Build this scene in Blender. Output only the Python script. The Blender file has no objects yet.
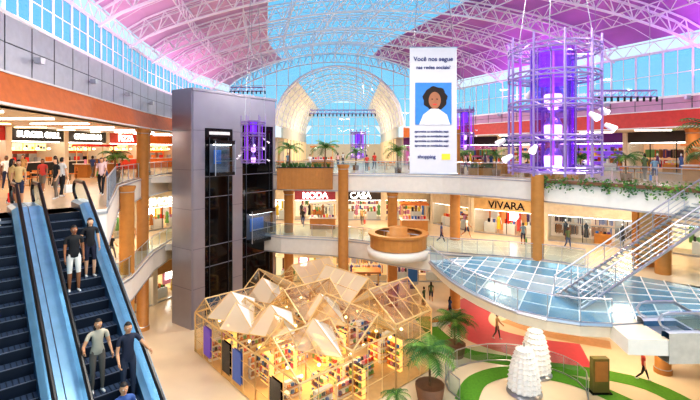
import bpy, math, random
from mathutils import Vector, Matrix
random.seed(7)
sc = bpy.context.scene
sc.view_settings.view_transform = 'Standard'
try: sc.view_settings.look = 'Medium High Contrast'
except Exception: pass
sc.view_settings.exposure = .12
L1, L2, L3 = 0.0, 6.0, 11.4

# ---------------------------------------------------------------- materials
def lin(c):
    return tuple((v/255/12.92 if v/255 <= .04045 else ((v/255+.055)/1.055)**2.4) for v in c)+(1,)
MC = {}
def mat(name, col, rough=.5, metal=0, em=0, emcol=None, var=.12, scale=3.0):
    if name in MC: return MC[name]
    m = bpy.data.materials.new(name); m.use_nodes = True
    nt = m.node_tree; b = nt.nodes['Principled BSDF']
    c = lin(col)
    tc = nt.nodes.new('ShaderNodeTexCoord'); n = nt.nodes.new('ShaderNodeTexNoise')
    n.inputs['Scale'].default_value = scale; n.inputs['Detail'].default_value = 3
    r = nt.nodes.new('ShaderNodeValToRGB')
    r.color_ramp.elements[0].position = .3; r.color_ramp.elements[1].position = .7
    r.color_ramp.elements[0].color = tuple(v*(1-var) for v in c[:3])+(1,)
    r.color_ramp.elements[1].color = tuple(min(1, v*(1+var*.5)) for v in c[:3])+(1,)
    nt.links.new(tc.outputs['Object'], n.inputs['Vector']); nt.links.new(n.outputs['Fac'], r.inputs['Fac'])
    nt.links.new(r.outputs['Color'], b.inputs['Base Color'])
    b.inputs['Roughness'].default_value = rough; b.inputs['Metallic'].default_value = metal
    if em:
        b.inputs['Emission Color'].default_value = lin(emcol or col); b.inputs['Emission Strength'].default_value = em
    MC[name] = m; return m
def glassmat(name, tint=(235, 245, 250), refl=.12, rough=.03, rc=(255, 255, 255)):
    if name in MC: return MC[name]
    m = bpy.data.materials.new(name); m.use_nodes = True; nt = m.node_tree
    for n in list(nt.nodes): nt.nodes.remove(n)
    o = nt.nodes.new('ShaderNodeOutputMaterial'); mx = nt.nodes.new('ShaderNodeMixShader')
    t = nt.nodes.new('ShaderNodeBsdfTransparent'); g = nt.nodes.new('ShaderNodeBsdfGlossy')
    t.inputs['Color'].default_value = lin(tint); g.inputs['Roughness'].default_value = rough
    g.inputs['Color'].default_value = lin(rc)
    mx.inputs['Fac'].default_value = refl
    nt.links.new(t.outputs[0], mx.inputs[1]); nt.links.new(g.outputs[0], mx.inputs[2]); nt.links.new(mx.outputs[0], o.inputs[0])
    MC[name] = m; return m
def sheermat(name, col, op=.7):
    m = bpy.data.materials.new(name); m.use_nodes = True; nt = m.node_tree
    for n in list(nt.nodes): nt.nodes.remove(n)
    o = nt.nodes.new('ShaderNodeOutputMaterial'); mx = nt.nodes.new('ShaderNodeMixShader'); m2 = nt.nodes.new('ShaderNodeMixShader')
    t = nt.nodes.new('ShaderNodeBsdfTransparent'); d = nt.nodes.new('ShaderNodeBsdfDiffuse'); tr = nt.nodes.new('ShaderNodeBsdfTranslucent')
    d.inputs['Color'].default_value = lin(col); tr.inputs['Color'].default_value = lin(col); m2.inputs['Fac'].default_value = .4; mx.inputs['Fac'].default_value = op
    nt.links.new(d.outputs[0], m2.inputs[1]); nt.links.new(tr.outputs[0], m2.inputs[2]); nt.links.new(t.outputs[0], mx.inputs[1]); nt.links.new(m2.outputs[0], mx.inputs[2]); nt.links.new(mx.outputs[0], o.inputs[0])
    return m

white = mat('white_paint', (232, 230, 230), .5, var=.04)
truss_w = mat('white_steel', (246, 244, 250), .4, var=.03)
cream = mat('cream_plaster', (232, 222, 204), .5, var=.05)
slabw = mat('slab_white', (228, 223, 214), .45, var=.04)
steel = mat('brushed_steel', (185, 188, 198), .28, .8, var=.08)
silver = mat('silver_panel', (184, 186, 200), .4, .15, var=.06)
tower_m = mat('tower_panel', (160, 160, 174), .32, .55, var=.06, scale=.7)
dark = mat('dark_panel', (22, 24, 30), .2, .1)
joint = mat('panel_joint', (110, 110, 122), .5)
black = mat('black_rubber', (14, 15, 18), .35)
wood = mat('tan_wood', (184, 126, 62), .45, var=.1, scale=3)
gold = mat('champagne_metal', (228, 196, 140), .35, .2, var=.08)
orange = mat('orange_soffit', (208, 112, 44), .5, var=.12)
redf = mat('red_fascia', (206, 70, 60), .5, var=.12)
glass = glassmat('clear_glass', refl=.07)
rglass = glassmat('rail_glass', (206, 228, 236), .13)
winglass = glassmat('window_glass', (158, 214, 236), .05)
warm = mat('warm_light', (255, 226, 170), .5, em=4)
cove = mat('cove_light', (255, 216, 155), .5, em=3)
coolw = mat('white_light', (255, 248, 238), .5, em=6)
purple_em = mat('purple_light', (140, 60, 225), .5, em=.9)
pink_c = mat('pink_lit_ceiling', (218, 178, 214), .6, var=.14, scale=.3)  # pink light on the roof panels put into their base colour
purp_c = mat('purple_lit_ceiling', (184, 122, 198), .6, var=.28, scale=.25)  # purple light on the right-hand panels, likewise in the base colour
leaf = mat('palm_leaf', (58, 110, 42), .5, var=.4, scale=5)
leaf2 = mat('palm_leaf_light', (110, 152, 62), .5, var=.3, scale=5)
trunk = mat('palm_trunk', (120, 90, 60), .8, var=.4, scale=12)
pot = mat('planter_clay', (120, 84, 60), .6)
PCOL = [mat('goods_%d' % i, c, .5, var=.05) for i, c in enumerate([(220, 50, 40), (240, 200, 60), (50, 110, 190), (245, 240, 235), (34, 34, 40), (220, 130, 60), (110, 165, 90), (215, 140, 170), (150, 100, 60), (90, 60, 120)])]

# ---------------------------------------------------------------- mesh builder
class MB:
    def __init__(s): s.v = []; s.f = []; s.m = []; s.mats = []; s.sm = []
    def mi(s, m):
        if m not in s.mats: s.mats.append(m)
        return s.mats.index(m)
    def add(s, vs, fs, m, smooth=False):
        o = len(s.v); s.v += [Vector(v) for v in vs]; k = s.mi(m)
        for f in fs: s.f.append([i+o for i in f]); s.m.append(k); s.sm.append(smooth)
    def poly(s, pts, m): s.add(pts, [list(range(len(pts)))], m)
    def box(s, c, size, m, rot=0):
        x, y, z = [v/2 for v in size]; R = Matrix.Rotation(rot, 3, 'Z'); c = Vector(c)
        vs = [R @ Vector((a*x, b*y, d*z))+c for d in (-1, 1) for a, b in ((-1, -1), (1, -1), (1, 1), (-1, 1))]
        s.add(vs, [(3, 2, 1, 0), (4, 5, 6, 7), (0, 1, 5, 4), (1, 2, 6, 5), (2, 3, 7, 6), (3, 0, 4, 7)], m)
    def tube(s, a, b, r, m, n=5, r2=None, smooth=False):
        a = Vector(a); b = Vector(b); d = b-a
        if d.length < 1e-5: return
        d.normalize(); u = d.orthogonal().normalized(); w = d.cross(u); r2 = r if r2 is None else r2
        vs = [a+(u*math.cos(2*math.pi*i/n)+w*math.sin(2*math.pi*i/n))*r for i in range(n)] + \
             [b+(u*math.cos(2*math.pi*i/n)+w*math.sin(2*math.pi*i/n))*r2 for i in range(n)]
        fs = [(i, (i+1) % n, n+(i+1) % n, n+i) for i in range(n)]+[tuple(range(n))[::-1], tuple(range(n, 2*n))]
        s.add(vs, fs, m, smooth)
    def path(s, pts, r, m, n=5, closed=False):
        for a, b in zip(pts, pts[1:]): s.tube(a, b, r, m, n)
        if closed: s.tube(pts[-1], pts[0], r, m, n)
    def ring(s, c, rad, r, m, seg=24, n=5):
        c = Vector(c); s.path([c+Vector((rad*math.cos(2*math.pi*i/seg), rad*math.sin(2*math.pi*i/seg), 0)) for i in range(seg)], r, m, n, True)
    def lathe(s, c, prof, m, n=20, smooth=True, flute=0):
        c = Vector(c); vs = []; fs = []
        for r, z in prof:
            for i in range(n):
                rr = r*(1-flute*(i % 2)); vs.append(c+Vector((rr*math.cos(2*math.pi*i/n), rr*math.sin(2*math.pi*i/n), z)))
        for k in range(len(prof)-1):
            for i in range(n): fs.append((k*n+i, k*n+(i+1) % n, (k+1)*n+(i+1) % n, (k+1)*n+i))
        s.add(vs, fs, m, smooth)
    def ell(s, c, r, m, nu=12, nv=8, keep=None):
        c = Vector(c); vs = []; fs = []
        for j in range(nv+1):
            ph = math.pi*j/nv
            for i in range(nu):
                th = 2*math.pi*i/nu; vs.append(Vector((r[0]*math.sin(ph)*math.cos(th), r[1]*math.sin(ph)*math.sin(th), r[2]*math.cos(ph))))
        for j in range(nv):
            for i in range(nu):
                f = (j*nu+i, (j+1)*nu+i, (j+1)*nu+(i+1) % nu, j*nu+(i+1) % nu)
                if keep:
                    cc = sum((vs[k] for k in f), Vector())/4
                    if not keep(cc): continue
                fs.append(f)
        s.add([v+c for v in vs], fs, m, True)
    def prism(s, pts, z0, z1, mt, ms=None):
        ms = ms or mt; n = len(pts)
        s.add([(x, y, z1) for x, y in pts], [list(range(n))], mt)
        s.add([(x, y, z0) for x, y in pts], [list(range(n))[::-1]], ms)
        for i in range(n):
            a, b = pts[i], pts[(i+1) % n]
            s.add([(a[0], a[1], z0), (b[0], b[1], z0), (b[0], b[1], z1), (a[0], a[1], z1)], [(0, 1, 2, 3)], ms)
    def obj(s, name, origin=None, recenter=True, parent=None):
        if recenter and origin is None:
            xs = [v.x for v in s.v]; ys = [v.y for v in s.v]; zs = [v.z for v in s.v]
            origin = Vector(((min(xs)+max(xs))/2, (min(ys)+max(ys))/2, min(zs)))
        if origin is None: origin = Vector((0, 0, 0))
        origin = Vector(origin)
        me = bpy.data.meshes.new(name); me.from_pydata([tuple(v-origin) for v in s.v], [], s.f)
        for m in s.mats: me.materials.append(m)
        me.polygons.foreach_set('material_index', s.m); me.polygons.foreach_set('use_smooth', s.sm); me.update()
        o = bpy.data.objects.new(name, me); sc.collection.objects.link(o); o.location = origin
        if parent: o.parent = parent; o.matrix_parent_inverse = Matrix.Translation(-parent.location)
        return o

def catmull(pts, n=4):
    out = []
    P = [pts[0]]+list(pts)+[pts[-1]]
    for i in range(1, len(P)-2):
        p0, p1, p2, p3 = [Vector(p) for p in P[i-1:i+3]]
        for k in range(n):
            t = k/n
            out.append(tuple(.5*((2*p1)+(p2-p0)*t+(2*p0-5*p1+4*p2-p3)*t*t+(3*p1-p0-3*p2+p3)*t**3)))
    out.append(tuple(pts[-1])); return out
def resample(pts, n):
    P = [Vector(p) for p in pts]; L = [0]
    for a, b in zip(P, P[1:]): L.append(L[-1]+(b-a).length)
    out = []
    for k in range(n+1):
        d = L[-1]*k/n
        for i in range(len(P)-1):
            if d <= L[i+1]+1e-6:
                out.append(P[i].lerp(P[i+1], (d-L[i])/(L[i+1]-L[i]))); break
    return out
def interp(tab, y):
    if y <= tab[0][0]: return tab[0][1]
    for (a, va), (b, vb) in zip(tab, tab[1:]):
        if y <= b: return va+(vb-va)*(y-a)/(b-a)
    return tab[-1][1]
def text(body, loc, size, rotz, m, parent, name='lettering'):
    cu = bpy.data.curves.new(name, 'FONT'); cu.body = body; cu.size = size; cu.align_x = 'CENTER'; cu.align_y = 'CENTER'; cu.extrude = .015
    cu.offset = size*.012
    cu.materials.append(m)
    o = bpy.data.objects.new(name, cu); sc.collection.objects.link(o); o.location = loc; o.rotation_euler = (math.pi/2, 0, rotz)
    if parent: o.parent = parent; o.matrix_parent_inverse = Matrix.Translation(-parent.location)
    return o

# ---------------------------------------------------------------- camera
cam = bpy.data.cameras.new('camera'); co = bpy.data.objects.new('camera', cam); sc.collection.objects.link(co)
co.location = (0, 0, 13.5); co.rotation_euler = (math.pi/2, 0, 0); cam.lens = 21.6; cam.sensor_width = 36; cam.shift_y = -50/700
cam.clip_end = 500; sc.camera = co

# ---------------------------------------------------------------- world
w = bpy.data.worlds.new('sky'); sc.world = w; w.use_nodes = True
nt = w.node_tree; bg = nt.nodes['Background']
tc = nt.nodes.new('ShaderNodeTexCoord'); sp = nt.nodes.new('ShaderNodeSeparateXYZ'); rp = nt.nodes.new('ShaderNodeValToRGB')
rp.color_ramp.elements[0].position = 0; rp.color_ramp.elements[0].color = lin((218, 234, 244))
rp.color_ramp.elements[1].position = .6; rp.color_ramp.elements[1].color = lin((132, 204, 238))
nt.links.new(tc.outputs['Generated'], sp.inputs[0]); nt.links.new(sp.outputs['Z'], rp.inputs['Fac']); nt.links.new(rp.outputs['Color'], bg.inputs['Color'])
bg.inputs['Strength'].default_value = 1.1

# ---------------------------------------------------------------- floors
fl_cream = mat('floor_marble', (228, 210, 184), .2, var=.06, scale=.6)
fl_up = mat('floor_upper', (206, 178, 144), .25, var=.06, scale=.8)
b = MB(); b.box((0, 38, -.1), (90, 110, .2), fl_cream); b.obj('floor')

E3a = [(-16, 7), (-12.6, 10.9), (-8.7, 15.0), (-13.8, 25), (-15.5, 31), (-16, 37), (-12, 41)]
E3b = catmull([(-6.3, 38), (0, 36.5), (4, 36), (8.9, 34), (13.3, 29.4), (18.4, 22), (20, 14), (20.5, 6)])
E3 = E3a+E3b
O3 = [(-32, 7), (-32, 12), (-32, 20), (-32, 32), (-31, 42), (-30, 52), (-24, 66)]+catmull([(-10, 66), (0, 66), (5, 66), (16, 62), (28, 52), (38, 34), (38, 18), (38, 6)])
def ring_slab(name, E, O, z, th, mt, mside, mbot):
    b = MB(); n = len(E)
    for i in range(n-1):
        e0, e1, o0, o1 = E[i], E[i+1], O[i], O[i+1]
        b.poly([(e0[0], e0[1], z), (o0[0], o0[1], z), (o1[0], o1[1], z), (e1[0], e1[1], z)], mt)
        b.poly([(e0[0], e0[1], z-th), (e1[0], e1[1], z-th), (o1[0], o1[1], z-th), (o0[0], o0[1], z-th)], mbot)
        b.poly([(e0[0], e0[1], z-th), (e0[0], e0[1], z), (e1[0], e1[1], z), (e1[0], e1[1], z-th)], mside)
        a = Vector((e0[0], e0[1], z-.12)); c = Vector((e1[0], e1[1], z-.12)); b.tube(a, c, .06, steel, 4)
        b.tube(a-Vector((0, 0, th-.2)), c-Vector((0, 0, th-.2)), .05, steel, 4)
        f = .07; p = Vector((e0[0]+(o0[0]-e0[0])*f, e0[1]+(o0[1]-e0[1])*f, z-th-.03)); q = Vector((e1[0]+(o1[0]-e1[0])*f, e1[1]+(o1[1]-e1[1])*f, z-th-.03))
        b.tube(p, q, .06, cove, 4)
    return b.obj(name)
ring_slab('floor_upper_gallery', E3, O3, L3, 1.55, fl_up, slabw, cream)
E2 = [(-15, 5), (-13.5, 12), (-12.8, 20), (-13, 25), (-14.5, 31), (-15, 37), (-11, 39.5)]+catmull([(-6, 36.5), (0, 35), (3.5, 32.5), (7, 30.5), (11, 29.3), (15, 27), (20, 21), (22, 12)])
O2 = [(-30, 5), (-30, 12), (-30, 20), (-30, 28), (-29, 36), (-27, 46), (-20, 56)]+catmull([(-8, 56), (0, 56), (5, 56), (12, 54), (20, 48), (30, 40), (36, 26), (36, 12)])
ring_slab('floor_middle_gallery', E2, O2, L2, 1.5, fl_cream, slabw, cream)
b = MB(); b.prism([(-10, 3), (4, 3), (4, 8.2), (-4.5, 8.2), (-10, 4)], L2-.5, L2, fl_cream, slabw); b.obj('floor_escalator_landing')
b = MB(); b.box((-1.5, 82, L3-.4), (22, 34, .8), fl_up); b.obj('floor_corridor')

def rail(name, pts, z, h=1.1, glassm=rglass, post=1.6, topm=steel):
    b = MB(); P = [Vector((p[0], p[1], z if len(p) < 3 else p[2])) for p in pts]
    up = Vector((0, 0, 1)); rr = []
    for a, c in zip(P, P[1:]):
        n = max(1, round((c-a).length/post))
        for k in range(n): rr.append(a.lerp(c, k/n))
    rr.append(P[-1])
    for a, c in zip(rr, rr[1:]):
        d = (c-a)*.02
        b.poly([a+d+up*.1, c-d+up*.1, c-d+up*(h-.08), a+d+up*(h-.08)], glassm)
        b.tube(a+up*h, c+up*h, .035, topm, 6); b.tube(a+up*.05, c+up*.05, .05, steel, 4)
    for a in rr: b.tube(a, a+up*h, .022, steel, 5)
    return b.obj(name)
def inset(E, d=.15, c=(1, 24)):
    out = []
    for p in E:
        v = Vector((p[0]-c[0], p[1]-c[1])); v.normalize(); out.append((p[0]+v.x*d, p[1]+v.y*d))
    return out
rail('glass_railing', [(-8.9, 15.4)]+inset(E3)[3:7], L3)
rail('glass_railing', inset(E3)[6:], L3)
rail('glass_railing', inset(E2)[:7], L2)
rail('glass_railing', inset(E2)[6:-8], L2)
def vines(pts, z, per=9):
    b = MB(); P = [Vector((p[0], p[1], z)) for p in pts]
    for a, c in zip(P, P[1:]):
        d = c-a; nrm = Vector((-d.y, d.x, 0)).normalized()
        if nrm.dot(Vector((1, 24, 0))-a) < 0: nrm = -nrm
        b.tube(a+Vector((0, 0, -.05))+nrm*.15, c+Vector((0, 0, -.05))+nrm*.15, .13, pot, 5)
        for k in range(int(d.length*per)):
            p = a.lerp(c, random.random())+nrm*(.2+random.random()*.15); ln = random.uniform(.1, .75)
            m = leaf if random.random() < .65 else leaf2; q = p+Vector((0, 0, random.uniform(0, .35)))
            while q.z > p.z-ln:
                an = random.uniform(0, 6.28); e = Vector((math.cos(an)*.13, math.sin(an)*.13, random.uniform(-.08, .06)))
                b.poly([q, q+e+Vector((0, 0, .06)), q+e*1.5, q+e-Vector((0, 0, .06))], m); q = q-Vector((random.uniform(-.03, .03), 0, .11))
    b.obj('trailing_plants')
oi = inset(E3, .0)
vines(oi[23:29], L3); vines(oi[31:35], L3, 12)

# ---------------------------------------------------------------- clerestory + ceiling of upper gallery
CL = [(-9.3, 2), (-13.3, 16), (-16.5, 34), (-17.5, 46), (-16, 56)]
CR = [(28, 2), (28, 18), (25, 30), (13, 52), (12, 56)]
XL = [(y, x) for x, y in CL]; XR = [(y, x) for x, y in CR]
ZS = 21.0; RISE = 4.4; Z_F0, Z_F1, Z_W0 = 15.2, 16.5, 18.8
def clerestory(name, C, fasc, inner, Z_W0=18.8, panel=silver):
    pts = resample(C, 30); b = MB(); up = Vector((0, 0, 1)); zm = (Z_F1+Z_W0)/2
    for i, (p, q) in enumerate(zip(pts, pts[1:])):
        p = Vector((p.x, p.y, 0)); q = Vector((q.x, q.y, 0)); n = Vector((inner, 0, 0))
        m1 = p.lerp(q, .02); m2 = p.lerp(q, .98)
        b.poly([p+up*Z_F1, q+up*Z_F1, q+up*Z_W0, p+up*Z_W0], joint)
        for za, zb in ((Z_F1+.03, zm-.02), (zm+.02, Z_W0-.05)):
            b.poly([m1+n*.08+up*za, m2+n*.08+up*za, m2+n*.08+up*zb, m1+n*.08+up*zb], panel)
        b.poly([p+up*Z_W0, q+up*Z_W0, q+up*ZS, p+up*ZS], winglass)
        b.tube(p+up*Z_W0, p+up*ZS, .08, truss_w, 4)
        b.tube(p.lerp(q, .5)+up*Z_W0, p.lerp(q, .5)+up*ZS, .03, truss_w, 4)
        b.tube(p+up*(Z_W0+ZS)*.5, q+up*(Z_W0+ZS)*.5, .03, truss_w, 4)
        for z in (Z_W0, ZS): b.tube(p+up*z, q+up*z, .12, truss_w, 4)
        f = n*.5
        b.poly([p+up*Z_F1+n*.1, q+up*Z_F1+n*.1, q+up*Z_F0+f, p+up*Z_F0+f], fasc)
        b.poly([p+up*Z_F0+f, q+up*Z_F0+f, q+up*Z_F0-n*.6, p+up*Z_F0-n*.6], cream)
        b.tube(p+up*Z_F0+f, q+up*Z_F0+f, .07, white, 4); b.tube(p+up*Z_F1+n*.12, q+up*Z_F1+n*.12, .06, white, 4)
        if i % 3 == 0: b.box(p+n*.4+up*17.3, (.3, .26, .26), steel); b.tube(p+n*.05+up*17.3, p+n*.35+up*17.3, .03, steel)
    return b.obj(name)
lilac = mat('lilac_panel', (200, 156, 190), .5, var=.08)
clerestory('wall_left', CL, orange, 1); clerestory('wall_right', CR, redf, -1, 17.5, lilac)
b = MB()
def loftflat(b, A, B, z, m, n=20):
    A = resample(A, n); B = resample(B, n)
    for i in range(n): b.poly([(A[i].x, A[i].y, z), (A[i+1].x, A[i+1].y, z), (B[i+1].x, B[i+1].y, z), (B[i].x, B[i].y, z)], m)
loftflat(b, CL, [(-32, 2), (-32, 18), (-31, 36), (-30, 50), (-26, 66)], Z_F0, cream)
loftflat(b, CR, [(38, 2), (38, 18), (38, 30), (30, 56), (16, 66)], Z_F0-.02, cream)
b.poly([(-16, 56, Z_F0), (-9.5, 56, Z_F0), (-9.5, 66, Z_F0), (-26, 66, Z_F0)], cream)
b.poly([(6.5, 56, Z_F0), (12, 56, Z_F0), (16, 66, Z_F0), (6.5, 66, Z_F0)], cream)
for k in range(9):
    y = 14+k*4.2; b.box((interp(XL, y)-3.2, y, Z_F0-.05), (3.6, .22, .06), coolw); b.box((interp(XL, y)-7.5, y, Z_F0-.05), (2.2, .3, .06), warm)
    b.box((interp(XR, y)+3.0, y, Z_F0-.07), (3.0, .2, .06), coolw)
b.obj('ceiling')

# ---------------------------------------------------------------- vaulted roof
def S(Y, t, off=0):
    xl = interp(XL, Y); xr = interp(XR, Y)
    return Vector((xl+(xr-xl)*t, Y, ZS+RISE*math.sin(math.pi*t)**.75+off))
b = MB(); NY, NT = 24, 28
for j in range(NY):
    for i in range(NT):
        y0, y1 = 56*j/NY, 56*(j+1)/NY; t0, t1 = i/NT, (i+1)/NT
        sk = 7 <= i < 19
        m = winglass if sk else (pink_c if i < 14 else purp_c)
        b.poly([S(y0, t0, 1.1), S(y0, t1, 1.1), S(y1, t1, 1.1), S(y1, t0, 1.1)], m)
        if sk or i in (6,): b.tube(S(y0, t1, 1.1), S(y1, t1, 1.1), .045, truss_w, 4)
        b.tube(S(y0, t0, 1.08), S(y0, t1, 1.08), .05 if sk else .03, truss_w, 4)
        if sk: b.tube(S((y0+y1)/2, t0, 1.1), S((y0+y1)/2, t1, 1.1), .02, truss_w, 4)
b.obj('ceiling_vault')
b = MB(); N = 30; ys = [4+5.2*k for k in range(11)]
for y in ys:
    for i in range(N):
        t0, t1 = i/N, (i+1)/N
        for dy in (-.4, .4):
            p = Vector((0, dy, 0))
            b.tube(S(y, t0, .95)+p, S(y, t1, .95)+p, .075, truss_w, 4)
        b.tube(S(y, t0, -.2), S(y, t1, -.2), .1, truss_w, 4)
        tm = (t0+t1)/2
        for dy in (-.4, .4):
            p = Vector((0, dy, 0))
            b.tube(S(y, t0, .95)+p, S(y, tm, -.2), .045, truss_w, 4); b.tube(S(y, tm, -.2), S(y, t1, .95)+p, .045, truss_w, 4)
for t in [k/10 for k in range(0, 11)]:
    for y0, y1 in zip(ys, ys[1:]):
        n = 4
        for k in range(n):
            a, c = y0+(y1-y0)*k/n, y0+(y1-y0)*(k+1)/n; m_ = (a+c)/2
            b.tube(S(a, t, .9), S(c, t, .9), .05, truss_w, 4); b.tube(S(a, t, 0), S(c, t, 0), .055, truss_w, 4)
            b.tube(S(a, t, .9), S(m_, t, 0), .035, truss_w, 4); b.tube(S(m_, t, 0), S(c, t, .9), .035, truss_w, 4)
b.obj('roof_truss')

# ---------------------------------------------------------------- far gable glass + second vault
CX, HW = -1.5, 8.6
SPZ, CRZ = 16.8, 7.9
def inner_z(x, sp=SPZ, cr=CRZ):
    u = (x-CX)/HW
    return sp+cr*math.sqrt(max(0, 1-u*u)) if abs(u) < 1 else Z_F1
b = MB(); N = 36
xl, xr = interp(XL, 56), interp(XR, 56)
for i in range(N):
    x0 = xl+(xr-xl)*i/N; x1 = xl+(xr-xl)*(i+1)/N
    a0, a1 = inner_z(x0), inner_z(x1); z0 = S(56, i/N, .9).z; z1 = S(56, (i+1)/N, .9).z
    b.poly([(x0, 56, a0), (x1, 56, a1), (x1, 56, max(z1, a1)), (x0, 56, max(z0, a0))], winglass)
    if i % 2 == 0: b.tube((x0, 56, a0), (x0, 56, max(z0, a0+.1)), .07, truss_w, 4)
    b.tube((x0, 56, a0), (x1, 56, a1), .16, truss_w, 5)
    for zz in (18.5, 20.3, 22.1):
        if zz > max(a0, a1) and zz < min(z0, z1): b.tube((x0, 56, zz), (x1, 56, zz), .05, truss_w, 4)
for xa, xb in ((xl, CX-HW), (CX+HW, xr)):
    b.poly([(xa, 55.9, Z_F0), (xb, 55.9, Z_F0), (xb, 55.9, Z_F1), (xa, 55.9, Z_F1)], orange)
b.obj('window_gable')
vwarm = mat('vault_glow_panel', (250, 240, 218), .6, var=.05, em=.2)  # panels carry a faint glow of their own to brighten the vault
b = MB(); N = 22; yy = [56+4*k for k in range(11)]
def S2(y, k, off=0):
    a = math.pi*k/N; return Vector((CX-(HW+off)*math.cos(a), y, SPZ+(CRZ+off)*math.sin(a)))
for y0, y1 in zip(yy, yy[1:]):
    for k in range(N):
        sk = 6 <= k < 16
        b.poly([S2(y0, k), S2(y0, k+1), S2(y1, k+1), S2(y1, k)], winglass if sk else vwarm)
        b.tube(S2(y0, k, -.35), S2(y0, k+1, -.35), .09, truss_w, 4)
        b.tube(S2(y0, k, -.1), S2(y1, k, -.1), .05, truss_w, 4)
        b.tube(S2(y0, k, -.15), S2(y1, k+1, -.15), .04, truss_w, 4); b.tube(S2(y0, k+1, -.15), S2(y1, k, -.15), .04, truss_w, 4)
b.obj('ceiling_corridor_vault')
b = MB()
for i in range(12):
    x0 = CX-HW+HW*2*i/12; x1 = x0+HW*2/12
    for z0, z1 in ((14.8, 17), (17, 19), (19, 21), (21, 24.3)):
        za = min(z1, max(inner_z(x0), z0)); zb = min(z1, max(inner_z(x1), z0))
        if za > z0 or zb > z0: b.poly([(x0, 96, z0), (x1, 96, z0), (x1, 96, zb), (x0, 96, za)], winglass)
        b.tube((x0, 96, z0), (x1, 96, z0), .1, truss_w, 4)
    b.tube((x0, 96, 14.8), (x0, 96, inner_z(x0)), .09, truss_w, 4)
b.box((CX, 96, 13.1), (17.2, .3, 3.4), cream)
b.obj('window_corridor_end')
for nm, x in (('wall_corridor_left', CX-HW), ('wall_corridor_right', CX+HW)):
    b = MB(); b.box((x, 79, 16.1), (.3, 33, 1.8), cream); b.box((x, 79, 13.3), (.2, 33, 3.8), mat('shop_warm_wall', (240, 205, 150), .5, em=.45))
    for k in range(9): b.box((x, 62.5+4*k, 13.3), (.6, .5, 3.8), cream)
    b.obj(nm)

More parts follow.
